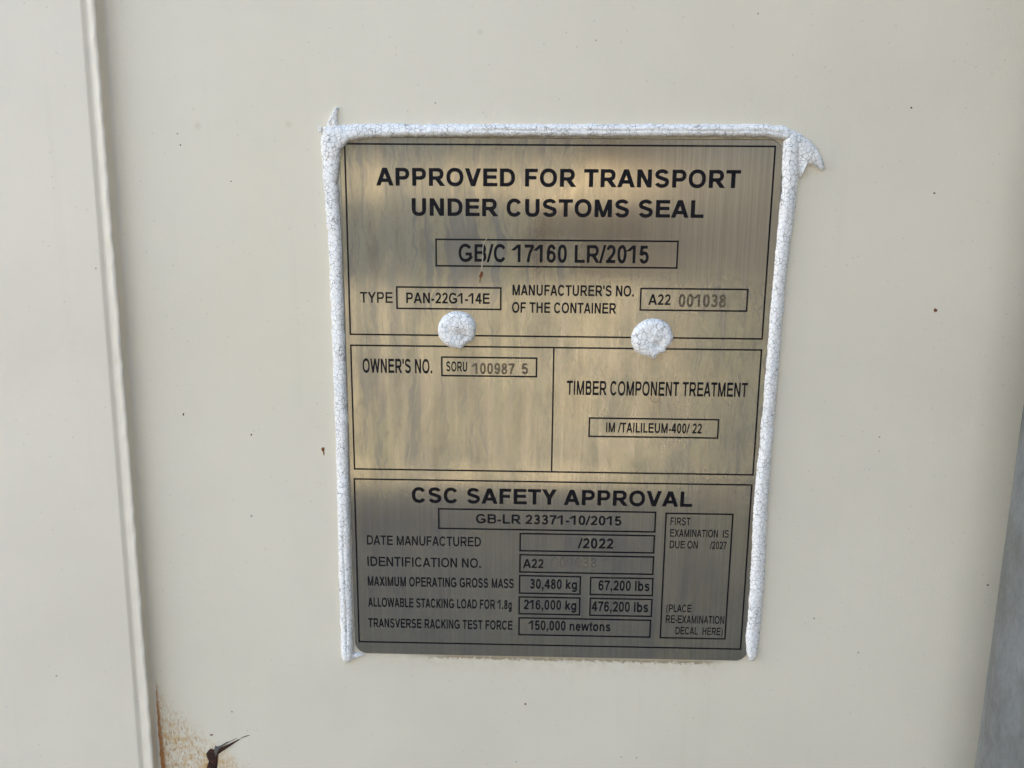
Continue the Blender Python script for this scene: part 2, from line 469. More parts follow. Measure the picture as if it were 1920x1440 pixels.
for i, (u, v, ru, rv) in enumerate(((606, 843, 3.6, 4.4), (1754, 582, 4.2, 3.6), (985, 1320, 2.0, 2.0), (397, 1378, 3.2, 1.6), (338, 272, 1.5, 1.5), (433, 340, 1.3, 1.3), (471, 815, 1.4, 2), (344, 777, 1.4, 2.6), (1852, 1097, 2, 1.8), (1709, 202, 1.9, 1.8), (1752, 362, 2.2, 1.5))):
    o = patch('rust_spot', blob(u, v, ru, rv, 12, .5, i), .0001, .00022, M_RUST if i < 4 else M_DARK, cont, .5)
# rust run under the dark spot left of the plate
o = patch('rust_run', [at(a, b) for a, b in ((605, 846), (609, 846), (609, 851), (607.5, 857), (606, 852))], .0001, .00012, M_RUST, cont, .5)
# the gouge at the bottom edge: bare dark rust with a lip of lifted paint
gouge = [(386, 1413), (389, 1407), (395, 1403), (401, 1405), (408, 1404), (420, 1398.6), (434, 1391.8), (446, 1386), (452, 1383.6), (450, 1386), (436, 1394), (422, 1401.5), (412, 1407), (407, 1413), (406, 1419), (400, 1425), (399, 1431), (402, 1437), (407, 1446), (398, 1448), (385, 1446), (388, 1436), (391, 1428), (387, 1420)]
o = patch('rust_gouge', [at(a, b) for a, b in gouge], .0002, .0006, M_DARK, cont, .9)
lip = [(402, 1402), (404, 1397.5), (407, 1400), (415, 1397), (424, 1391.5), (429, 1390), (424, 1394.5), (413, 1402), (408, 1409), (406, 1417), (403, 1418)]
k_ = NT('lifted grey paint flake')
o = patch('paint_flake', [at(a, b) for a, b in lip], .0, .0009, k_.out(Base_Color=(.115, .100, .085), Roughness=.7), cont, .9)

# ------------------------------------------------------------------ the data plate
plate = thing('data_plate', 'dull steel plate with black customs seal and safety approval lettering on the cream wall', 'data plate')
corners = [(637, 257), (1472, 261), (1401, 1236), (665, 1229)]
xs = [at(u, v, PY) for u, v in corners]
X0 = (xs[0][0] + xs[3][0]) / 2; X1 = (xs[1][0] + xs[2][0]) / 2
Z1 = (xs[0][1] + xs[1][1]) / 2; Z0 = (xs[2][1] + xs[3][1]) / 2
def rrect(x0, x1, z0, z1, r, n=8):
    p = []
    for cx, cz, a0 in ((x1 - r, z1 - r, 0), (x0 + r, z1 - r, 90), (x0 + r, z0 + r, 180), (x1 - r, z0 + r, 270)):
        for i in range(n + 1):
            a = R(a0 + 90 * i / n)
            p.append((cx + r * math.cos(a), cz + r * math.sin(a)))
    return p
bm = bmesh.new()
out_ = rrect(X0, X1, Z0, Z1, .0062)
inn = rrect(X0 + .0003, X1 - .0003, Z0 + .0003, Z1 - .0003, .0059)
vb = [bm.verts.new((x, -.0002, z)) for x, z in out_]
vm_ = [bm.verts.new((x, PY + .0003, z)) for x, z in out_]
vt = [bm.verts.new((x, PY, z)) for x, z in inn]
k = len(out_)
for i in range(k):
    j = (i + 1) % k
    bm.faces.new((vb[i], vb[j], vm_[j], vm_[i])); bm.faces.new((vm_[i], vm_[j], vt[j], vt[i]))
bm.faces.new(vt)
bmesh.ops.recalc_face_normals(bm, faces=bm.faces)
uv = bm.loops.layers.uv.new('uv')
for f in bm.faces:
    for l in f.loops: l[uv].uv = ((l.vert.co.x - X0) * 4, (l.vert.co.z - Z0) * 4)
me = bpy.data.meshes.new('plate_sheet'); bm.to_mesh(me); bm.free()
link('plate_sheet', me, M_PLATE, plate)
INK_Y = PY - .00005

# ---- lettering: a plain grotesque drawn from strokes, filled by marching squares
ADVB = dict(zip("ABCDEFGHIKLMNOPRSTUVWXY", (722, 722, 722, 722, 667, 611, 778, 722, 278, 722, 611, 833, 722, 778, 667, 722, 667, 611, 722, 667, 944, 667, 667)))
ADVR = dict(zip("ABCDEFGHIKLMNOPRSTUVWXY", (667, 667, 722, 722, 667, 611, 778, 722, 278, 667, 556, 833, 722, 778, 667, 722, 667, 611, 722, 667, 944, 667, 667)))
for A_, lc in ((ADVB, dict(b=611, e=556, g=611, k=556, l=278, n=611, o=611, s=556, t=333, w=778)), (ADVR, dict(b=556, e=556, g=556, k=500, l=222, n=556, o=556, s=500, t=278, w=722))):
    A_.update(lc)
    for d in "0123456789": A_[d] = 556
    A_.update({'/': 278, '-': 333, '.': 278, ',': 278, "'": 215, '(': 333, ')': 333, ' ': 278})

def arc(cx, cy, rx, ry, a0, a1, n=26, p=2.35):
    o = []
    for i in range(n + 1):
        a = R(a0 + (a1 - a0) * i / n)
        c, s = math.cos(a), math.sin(a)
        o.append((cx + rx * math.copysign(abs(c) ** (2 / p), c), cy + ry * math.copysign(abs(s) ** (2 / p), s)))
    return o

def strokes(ch, w, A):
    """strokes in cap-height units: ('P', points, thickness) butt ended, ('D', x0,y0,x1,y1, thickness, ymin, ymax) cut level"""
    W = A[ch] / 716.0
    h = w * .86; s = .098; q = .060            # bar thickness, stem side bearing, round side bearing
    L = s + w / 2; Rr = W - s - w / 2
    lo, hi = h / 2, 1 - h / 2
    ro, rh = h / 2 - .014, 1 - h / 2 + .014
    P = lambda *p, t=h: ('P', list(p), t)
    V = lambda x, y0=0, y1=1, t=w: ('P', [(x, y0), (x, y1)], t)
    D = lambda x0, y0, x1, y1, a=0, b=1, t=w: ('D', x0, y0, x1, y1, t, a, b)
    tc = (w + h) / 2
    C = lambda pts: ('P', pts, tc)
    if ch == 'A':
        d = .01 + w * .54
        return [D(d, 0, W / 2 - w * .04, 1), D(W - d, 0, W / 2 + w * .04, 1), P((W * .24, .30), (W * .76, .30))]
    if ch == 'V': d = .01 + w * .54; return [D(d, 1, W / 2, 0), D(W - d, 1, W / 2, 0)]
    if ch == 'W':
        d = .01 + w * .52
        return [D(d, 1, W * .27, 0), D(W * .5, 1, W * .27, 0), D(W * .5, 1, W * .73, 0), D(W - d, 1, W * .73, 0)]
    if ch == 'X': d = .02 + w * .6; return [D(d, 0, W - d, 1, t=w * 1.02), D(d, 1, W - d, 0, t=w * 1.02)]
    if ch == 'Y': d = .01 + w * .6; return [D(d, 1, W / 2, .42, .40, 1), D(W - d, 1, W / 2, .42, .40, 1), V(W / 2, 0, .47)]
    if ch == 'M':
        return [V(L), V(Rr), D(L + w * .12, 1, W / 2, 0, t=w * .86), D(Rr - w * .12, 1, W / 2, 0, t=w * .86)]
    if ch == 'N': return [V(L), V(Rr), D(L + w * .08, 1, Rr - w * .08, 0, t=w * .9)]
    if ch == 'E': return [V(L), P((L, hi), (W - .06, hi)), P((L, .52), (W - .09, .52)), P((L, lo), (W - .04, lo))]
    if ch == 'F': return [V(L), P((L, hi), (W - .05, hi)), P((L, .50), (W - .12, .50))]
    if ch == 'H': return [V(L), V(Rr), P((L, .53), (Rr, .53))]
    if ch == 'I': return [V(W / 2)]
    if ch == 'L': return [V(L), P((L, lo), (W - .04, lo))]
    if ch == 'T': return [V(W / 2), P((.03, hi), (W - .03, hi))]
    if ch == 'K': return [V(L), D(L, .30, W - .02 - w * .55, 1, .2, 1), D(L + w * .9, .62, W - w * .6, 0, 0, .66)]
    if ch in 'PRB':
        if ch == 'B':
            xr = W - q - w / 2
            return [V(L), P((L, hi), (xr - .19, hi)), P((L, .525), (xr - .15, .525)), P((L, lo), (xr - .19, lo)),
                    C(arc(xr - .23, (hi + .525) / 2, .20, (hi - .525) / 2, 90, -90)), C(arc(xr - .23, (lo + .525) / 2, .23, (.525 - lo) / 2, 90, -90))]
        xr = W - (.055 if ch == 'P' else .085) - w / 2
        yb = .44
        o = [V(L), P((L, hi), (xr - .22, hi)), P((L, yb), (xr - .22, yb)), C(arc(xr - .25, (hi + yb) / 2, .25, (hi - yb) / 2, 90, -90))]
        if ch == 'R': o.append(D(W * .50, .48, W - .005 - w * .6, 0, 0, .44))
        return o
    if ch == 'D':
        xr = W - q - w / 2
        return [V(L), P((L, hi), (W * .45, hi)), P((L, lo), (W * .45, lo)), C(arc(W * .43, .5, xr - W * .43, .5 - lo, 90, -90))]
    rx = W / 2 - q - w / 2; ry = .5 - h / 2 + .014
    if ch == 'O': return [C(arc(W / 2, .5, rx, ry, 0, 360, 60, 2.2))]
    if ch == 'C': return [C(arc(W / 2, .5, rx, ry, 33, 327, 50, 2.2))]
    if ch == 'G':
        xr = W / 2 + rx * .92
        return [C(arc(W / 2, .5, rx, ry, 36, 315, 50, 2.2)), P((W / 2 + .01, .44), (xr + w / 2, .44)), V(xr, .13, .48), D(xr, .20, W / 2 + rx * .45, .02, .03, .3, t=h)]
    if ch == 'U': return [V(L, .34), V(Rr, .34), C(arc(W / 2, .36, (Rr - L) / 2, .36 - ro, 180, 360, 30, 2.3))]
    if ch in 'Ss':
        k = 1.0 if ch == 'S' else .735
        hh = h * (1 if ch == 'S' else .95)
        q2 = .065; x0 = q2 + w / 2; x1 = W - q2 - w / 2; xm = W / 2
        yt = k - hh / 2 + .014; yb_ = hh / 2 - .014; ym = k * .515
        r1 = (yt - ym) / 2; r2 = (ym - yb_) / 2
        a = arc(xm, yt - r1, (x1 - x0) / 2 - .02, r1, 18, 90, 10, 2.1) + arc(xm - .0, yt - r1, (x1 - x0) / 2 - .01, r1, 90, 215, 18, 2.1)[1:]
        b = arc(xm, yb_ + r2, (x1 - x0) / 2, r2, 35, -90, 18, 2.1) + arc(xm, yb_ + r2, (x1 - x0) / 2, r2, -90, -165, 10, 2.1)[1:]
        return [('P', a + b, tc * .98)]
    x0 = .065 + w / 2; x1 = W - .065 - w / 2; xm = W / 2; rxd = (x1 - x0) / 2
    if ch == '0': return [C(arc(xm, .5, rxd, .5 - ro, 0, 360, 60, 2.35))]
    if ch == '1': return [V(xm + .07), D(xm + .05, .97, .12, .74, .66, .99, t=h)]
    if ch == '2':
        return [C(arc(xm, .70, rxd, rh - .70, 170, -20, 30, 2.1) + [(x1 - .10, .46), (x0 + .10, .20), (x0 + .03, h * .6)]), P((x0 - w / 2 - .01, lo), (x1 + w / 2, lo))]
    if ch == '3':
        return [C(arc(xm - .01, .745, rxd - .03, rh - .745, 165, -90, 30, 2.1)), C(arc(xm - .01, .285, rxd, .285 - ro, 90, -165, 34, 2.1)), P((xm - .12, .52), (xm + .03, .52))]
    if ch == '4': return [V(xm + .13), P((.03, .30), (W - .03, .30)), D(xm + .10, .99, .085, .26, .24, 1, t=h * 1.05)]
    if ch == '5':
        return [P((x0 + .06, hi), (x1 - .0, hi)), D(x0 + .07, 1, x0 - .01, .42, .46, 1), C([(x0 + .01, .50)] + arc(xm, .325, rxd, .325 - ro, 135, -165, 36, 2.15))]
    if ch == '6':
        return [C(arc(xm, .325, rxd, .325 - ro, 0, 360, 50, 2.15)), C(arc(xm + .01, .52, rxd + .01, rh - .52, 30, 205, 36, 2.15))]
    if ch == '9':
        return [C(arc(xm, .675, rxd, rh - .675, 0, 360, 50, 2.15)), C(arc(xm - .01, .48, rxd + .01, .48 - ro, 210, 385, 36, 2.15))]
    if ch == '7': return [P((.06, hi), (W - .06, hi)), C([(W - .11, .93), (W * .58, .56), (W * .45, .25), (W * .41, 0)])]
    if ch == '8': return [C(arc(xm, .75, rxd - .03, rh - .75, 0, 360, 44, 2.1)), C(arc(xm, .275, rxd, .275 - ro, 0, 360, 44, 2.1))]
    if ch == '/': return [D(.04, 0, W - .04, 1, -.02, 1.02, t=h * .95)]
    if ch == '-': return [P((.06, .34), (W - .06, .34), t=h * 1.05)]
    if ch == '.': return [V(W / 2, 0, w * 1.0, t=w * 1.05)]
    if ch == ',': return [V(W / 2, 0, w * 1.0, t=w * 1.05), D(W / 2 + w * .25, .04, W / 2 - w * .3, -.2, -.2, .03, t=h * .6)]
    if ch == "'": return [V(W / 2, .66, 1, t=w * .95)]
    if ch == '(': return [('P', arc(W + .10, .36, W - .0, .66, 122, 238, 24, 2.0), w * .85)]
    if ch == ')': return [('P', arc(-.10, .36, W - .0, .66, 58, -58, 24, 2.0), w * .85)]
    xh = .725; r = xh / 2 - h / 2 + .014; xr = W - .06 - w / 2; xl = .06 + w / 2; s2 = .09 + w / 2
    if ch == 'l': return [V(W / 2)]
    if ch == 'b': return [V(s2), C(arc((s2 + xr) / 2, xh / 2, (xr - s2) / 2, r, 0, 360, 40, 2.2))]
    if ch == 'o': return [C(arc(W / 2, xh / 2, (xr - xl) / 2, r, 0, 360, 44, 2.15))]
    if ch == 'g':
        xg = W - .09 - w / 2
        return [V(xg, -.05, xh), C(arc((xl + xg) / 2, xh / 2, (xg - xl) / 2, r, 0, 360, 40, 2.2)), C(arc((xl + xg) / 2, -.03, (xg - xl) / 2, .26 - h / 2, 0, -160, 24, 2.2))]
    if ch == 'k': return [V(s2), D(s2, .24, W - .03 - w * .6, xh, .16, xh), D(s2 + w * .8, .44, W - w * .6, 0, 0, .5)]
    if ch == 'n': return [V(s2, 0, xh), V(W - .09 - w / 2, 0, xh * .55), C(arc(W / 2, xh * .53, (W - .18 - w) / 2, xh - h / 2 + .014 - xh * .53, 180, 0, 26, 2.2))]
    if ch == 'e': return [C(arc(W / 2, xh / 2, (xr - xl) / 2, r, 0, 325, 44, 2.15)), P((xl, xh * .5), (xr + w * .48, xh * .5), t=h * .85)]
    if ch == 't': return [V(W * .5, .12, .92), P((.03, xh - h / 2), (W - .02, xh - h / 2)), C([(W * .5, .16), (W * .55, h / 2 + .02), (W - .03, h / 2 - .01)])]
    if ch == 'w':
        d = .01 + w * .5
        return [D(d, xh, W * .28, 0, 0, xh, t=w * .9), D(W * .5, xh, W * .28, 0, 0, xh, t=w * .9), D(W * .5, xh, W * .72, 0, 0, xh, t=w * .9), D(W - d, xh, W * .72, 0, 0, xh, t=w * .9)]
    return []

GRID = 44
_cache = {}
def glyph(ch, w, bold):
    """-> list of (x, y) verts and faces, advance; cap height 1"""
    key = (ch, round(w, 3), bold)
    if key in _cache: return _cache[key]
    A = ADVB if bold else ADVR
    W = A[ch] / 716.0
    st = strokes(ch, w, A)
    if not st:
        _cache[key] = ([], [], W); return _cache[key]
    x = np.arange(-.10, W + .12, 1 / GRID); y = np.arange(-.34, 1.08, 1 / GRID)
    # shift the raster so that the base and cap lines fall between samples
    y = y + (.5 / GRID - (y[np.argmin(abs(y))]))
    GX, GY = np.meshgrid(x, y)
    F = np.full(GX.shape, 9.0)
    for s in st:
        if s[0] == 'D':
            _, xa, ya, xb, yb, t, lo, hi = s
            dx, dy = xb - xa, yb - ya; ln = math.hypot(dx, dy)
            d = abs((GX - xa) * dy - (GY - ya) * dx) / ln - t / 2
            d = np.maximum(d, np.maximum(lo - GY, GY - hi))
        else:
            pts = s[1]; t = s[2]; best = np.full(GX.shape, 9.0); cap = np.zeros(GX.shape)
            closed = math.hypot(pts[0][0] - pts[-1][0], pts[0][1] - pts[-1][1]) < 1e-4
            ns = len(pts) - 1
            for i in range(ns):
                (xa, ya), (xb, yb) = pts[i], pts[i + 1]
                dx, dy = xb - xa, yb - ya; ln = math.hypot(dx, dy)
                if ln < 1e-7: continue
                tt = ((GX - xa) * dx + (GY - ya) * dy) / ln
                tc = np.clip(tt, 0, ln)
                dd = np.hypot(GX - xa - tc * dx / ln, GY - ya - tc * dy / ln)
                c = np.full(GX.shape, -9.0)
                if not closed and i == 0:
                    c = np.where(tt < 0, -tt, c); perp = abs((GX - xa) * dy - (GY - ya) * dx) / ln
                    c = np.where(tt >= 0, np.maximum(c, -tt), c)
                if not closed and i == ns - 1: c = np.maximum(c, tt - ln)
                up = dd < best
                best = np.where(up, dd, best); cap = np.where(up, c, cap)
                if not closed and ns == 1:
                    best = abs((GX - xa) * dy - (GY - ya) * dx) / ln
            d = np.maximum(best - t / 2, cap)
        F = np.minimum(F, d)
    F = np.where(abs(F) < 1e-5, 1e-5, F)
    verts, faces, idx = [], [], {}
    def vid(key, p):
        if key not in idx: idx[key] = len(verts); verts.append(p)
        return idx[key]
    ny, nx_ = F.shape
    for j in range(ny - 1):
        run = None
        for i in range(nx_):
            full = i < nx_ - 1 and F[j, i] < 0 and F[j, i + 1] < 0 and F[j + 1, i] < 0 and F[j + 1, i + 1] < 0
            if full:
                if run is None: run = i
                continue
            if run is not None:
                faces.append((vid((j, run), (x[run], y[j])), vid((j, i), (x[i], y[j])), vid((j + 1, i), (x[i], y[j + 1])), vid((j + 1, run), (x[run], y[j + 1]))))
                run = None
            if i == nx_ - 1: break
            cs = ((j, i), (j, i + 1), (j + 1, i + 1), (j + 1, i))
            vals = [F[c] for c in cs]
            if all(v > 0 for v in vals): continue
            poly = []
            for a in range(4):
                b = (a + 1) % 4
                (ja, ia), (jb, ib) = cs[a], cs[b]
                if vals[a] < 0: poly.append(vid(cs[a], (x[ia], y[ja])))
                if (vals[a] < 0) != (vals[b] < 0):
                    f = vals[a] / (vals[a] - vals[b])
                    ek = ('e',) + tuple(sorted((cs[a], cs[b])))
                    poly.append(vid(ek, (x[ia] + f * (x[ib] - x[ia]), y[ja] + f * (y[jb] - y[ja]))))
            if len(poly) >= 3: faces.append(tuple(poly))
    _cache[key] = (verts, faces, W)
    return _cache[key]

def lettering(text, l, r, base, cap, weight=.150, bold=False, mat=None, y=None, name='lettering', track=0.0):
    """l, r, base and cap are the photographed left, right, base line and cap line at the middle of the text"""
    y = INK_Y if y is None else y
    ub = (l + r) / 2
    x0 = at(l, base, y)[0]; x1 = at(r, base, y)[0]
    z0 = at(ub, base, y)[1]; z1 = at(ub, cap, y)[1]
    gl = [glyph(c, weight, bold) for c in text]
    pen = 0; place = []
    lo, hi = 9, -9
    for (v, f, adv) in gl:
        place.append(pen)
        if v:
            lo = min(lo, pen + min(p[0] for p in v)); hi = max(hi, pen + max(p[0] for p in v))
        pen += adv + track
    kx = (x1 - x0) / (hi - lo); kz = z1 - z0
    vs, fs = [], []
    for (v, f, adv), p in zip(gl, place):
        n = len(vs)
        vs += [(x0 + (p + a - lo) * kx, y, z0 + b * kz) for a, b in v]
        fs += [tuple(n + i for i in q) for q in f]
    return obj(name, vs, fs, mat or M_INK, plate)

def rect_px(tl, tr, bl, br):
    P = [at(*p, INK_Y) for p in (tl, tr, bl, br)]
    return (P[0][0] + P[2][0]) / 2, (P[1][0] + P[3][0]) / 2, (P[2][1] + P[3][1]) / 2, (P[0][1] + P[1][1]) / 2

LT = .00074
def frame(tl, tr, bl, br, t=LT, divider=None, name='ruled_box'):
    x0, x1, z0, z1 = rect_px(tl, tr, bl, br)
    y = INK_Y
    vs = []; fs = []
    def q(a, b, c, d):
        n = len(vs); vs.extend([(a, y, c), (b, y, c), (b, y, d), (a, y, d)]); fs.append((n, n + 1, n + 2, n + 3))
    q(x0, x1, z1 - t, z1); q(x0, x1, z0, z0 + t)
    q(x0, x0 + t, z0 + t, z1 - t); q(x1 - t, x1, z0 + t, z1 - t)
    if divider:
        xd = (at(*divider[0], y)[0] + at(*divider[1], y)[0]) / 2
        q(xd - t / 2, xd + t / 2, z0 + t, z1 - t)
    return obj(name, vs, fs, M_INK, plate)

frame((644.0, 268.5), (1455, 272.3), (656.0, 629), (1431, 636.3), name='ruled_border')
frame((656.5, 646.3), (1429.8, 654.4), (663, 879.8), (1412.8, 892.6), divider=((1038.3, 655), (1034.5, 880)), name='ruled_border')
frame((663.8, 896.4), (1412, 908.2), (671.2, 1204.6), (1389.2, 1218.2), name='ruled_border')
B = dict(weight=.228, bold=True)
S = dict(weight=.200, bold=True)
N = dict(weight=.180)
NC = dict(weight=.205)
lettering("APPROVED FOR TRANSPORT", 705.5, 1387.8, 350.3, 316.6, **B)
lettering("UNDER CUSTOMS SEAL", 772.2, 1319, 406.5, 373.5, **B)
frame((815.5, 448.0), (1272.7, 450.2), (817, 501), (1270.6, 502.9))
lettering("GB/C 17160 LR/2015", 860, 1215.8, 492.2, 459.0, **S)
lettering("TYPE", 675.6, 736.5, 567.8, 547.6, **N)
frame((742, 536.2), (940.6, 538.8), (743.2, 579.6), (940.4, 581.8))
lettering("PAN-22G1-14E", 761.8, 918.2, 569.1, 549.2, **S)
lettering("MANUFACTURER'S NO.", 960.8, 1188.3, 554.8, 534.7, **NC)
lettering("OF THE CONTAINER", 960.0, 1155.4, 587.2, 567.4, **NC)
frame((1200.4, 540.0), (1404, 540.6), (1198.8, 583.4), (1401.2, 584.3))
lettering("A22", 1215.3, 1256.9, 571.8, 551.9, **S)
lettering("001038", 1272, 1360.4, 575.7, 551.9, weight=.215, mat=M_STAMP, name='stamped_digits')
lettering("OWNER'S NO.", 680.2, 810.5, 699.4, 672.8, **NC)
frame((826.8, 668.2), (1007.8, 670.0), (827.3, 705.8), (1007.1, 707.6))
lettering("SORU", 836.8, 876, 696.4, 678, **NC)
lettering("100987", 883.7, 965.2, 701.3, 681.0, weight=.215, mat=M_STAMP, name='stamped_digits')
lettering("5", 978.2, 989.9, 701.5, 681.2, weight=.215, mat=M_STAMP, name='stamped_digits')
lettering("TIMBER COMPONENT TREATMENT", 1062.4, 1401, 742.3, 715.7, weight=.195)
frame((1103.8, 782.0), (1348.9, 786.0), (1103.0, 818.8), (1346.8, 823.6))
lettering("IM /TAILILEUM-400/ 22", 1136, 1315.5, 811.7, 793.4, **NC)
lettering("CSC SAFETY APPROVAL", 772.3, 1297.6, 946.4, 917.8, **B)
frame((821, 952.1), (1230.9, 959.8), (821.6, 991.9), (1229, 998.8))
lettering("GB-LR 23371-10/2015", 892.5, 1165, 983.2, 966, **S)
lettering("DATE MANUFACTURED", 688.2, 901.6, 1022.9, 1005.4, **N)
frame((973.9, 998.6), (1228.2, 1003.7), (973.9, 1033.2), (1227.3, 1038.8))
lettering("/2022", 1083.2, 1149.5, 1028.3, 1009.8, **S)
lettering("IDENTIFICATION NO.", 689, 901.6, 1062.9, 1045.4, **N)
frame((973.5, 1038), (1226.8, 1044), (973.5, 1073.2), (1225.4, 1078.9))
lettering("A22", 980.7, 1018.6, 1065, 1048.4, **S)
lettering("001038", 1034.5, 1118.8, 1063.8, 1045.6, weight=.155, mat=M_FAINT, name='stamped_digits')
lettering("MAXIMUM OPERATING GROSS MASS", 689.8, 963.3, 1100.5, 1083, **NC)
frame((972.9, 1077.7), (1090, 1080.4), (972.9, 1113.4), (1088.8, 1115.5))
frame((1106, 1080.8), (1225.9, 1084.4), (1105.3, 1115.5), (1224.2, 1118.6))
lettering("30,480 kg", 993.8, 1081.7, 1104.3, 1086.4, **S)
lettering("67,200 lbs", 1122, 1217.5, 1107.4, 1089, **S)
lettering("ALLOWABLE STACKING LOAD FOR 1.8g", 690.5, 959.4, 1139.9, 1122.8, **NC)
frame((972.1, 1118.2), (1088.8, 1119.9), (972.1, 1151.9), (1087.6, 1154.3))
frame((1105.3, 1119.9), (1224.2, 1123.5), (1104.6, 1154.6), (1222.3, 1157.4))
lettering("216,000 kg", 981.9, 1080.5, 1143, 1125.4, **S)
lettering("476,200 lbs", 1108.8, 1215.1, 1146.9, 1128.4, **S)
lettering("TRANSVERSE RACKING TEST FORCE", 690.9, 961, 1178.4, 1161.5, **NC)
frame((972.1, 1156.7), (1221.1, 1162.3), (971.7, 1190.8), (1219.9, 1196.5))
lettering("150,000 newtons", 989.9, 1144.4, 1182.3, 1164.9, **S)
frame((1247.8, 960.1), (1375.9, 964.2), (1236.5, 1196.5), (1360.3, 1199.8))
lettering("FIRST", 1257, 1294.2, 984.9, 970.4, **N)
lettering("EXAMINATION", 1256.2, 1345.9, 1007, 993, **N)
lettering("IS", 1355, 1366, 1008.2, 994.2, **N)
lettering("DUE ON", 1255.5, 1308.1, 1028.3, 1014.2, **N)
lettering("/2027", 1330.5, 1362, 1029.5, 1015.6, **N)
lettering("(PLACE", 1249, 1296.1, 1147.6, 1133.6, **N)
lettering("RE-EXAMINATION", 1248.3, 1357.7, 1168.9, 1154.4, **N)
lettering("DECAL", 1266.3, 1308, 1189.6, 1175.8, **N)
lettering("HERE)", 1316.8, 1354.8, 1190.7, 1176.9, **N)

# scratch across the third line, with the rust speck it ends in
def ribbon(name, pts, wd, y, mat, parent):
    vs, fs = [], []
    P = [Vector((at(u, v, y)[0], 0, at(u, v, y)[1])) for u, v in pts]
    for i, p in enumerate(P):
        d = (P[min(i + 1, len(P) - 1)] - P[max(i - 1, 0)]).normalized()
        nrm = Vector((d.z, 0, -d.x)) * wd * (.4 + .6 * math.sin(math.pi * (i + .5) / len(P))) * (1 + .5 * noise.noise(Vector((i * 1.7, 3, 1))))
        vs += [(p.x - nrm.x, y, p.z - nrm.z), (p.x, y - .00006, p.z), (p.x + nrm.x, y, p.z + nrm.z)]
    for i in range(len(P) - 1):
        a = i * 3
        fs += [(a, a + 1, a + 4, a + 3), (a + 1, a + 2, a + 5, a + 4)]
    return obj(name, vs, fs, mat, parent)
k_ = NT('bright scratched steel')
M_SCR = k_.out(Base_Color=(.34, .29, .23), Roughness=.5, Metallic=.3)
ribbon('paint_scratch', [(451, 1384.5), (456, 1382), (462, 1380), (468, 1378.5)], .00022, -.0001, M_DARK, cont)
ribbon('paint_scratch', [(408, 1403), (418, 1396.5), (430, 1391), (444, 1384)], .00016, -.00012, M_DARK, cont)
ribbon('scratch', [(913, 447), (909.5, 452), (906, 458), (905.5, 468), (905, 480), (904, 491), (903, 502), (902, 512)], .00020, INK_Y - .00004, M_SCR, plate)
ribbon('scratch', [(904.5, 472), (906, 482), (904.6, 493), (904.2, 505)], .00012, INK_Y - .00014, M_SCR, plate)
patch('rust_spot', [at(u, v, PY) for u, v in ((902, 507), (906, 511), (905.5, 517), (901.5, 522), (900, 531), (898.6, 530), (899.5, 521), (897.5, 518), (900, 514))], PY + .0001, .0003, M_RUST, plate, .6)

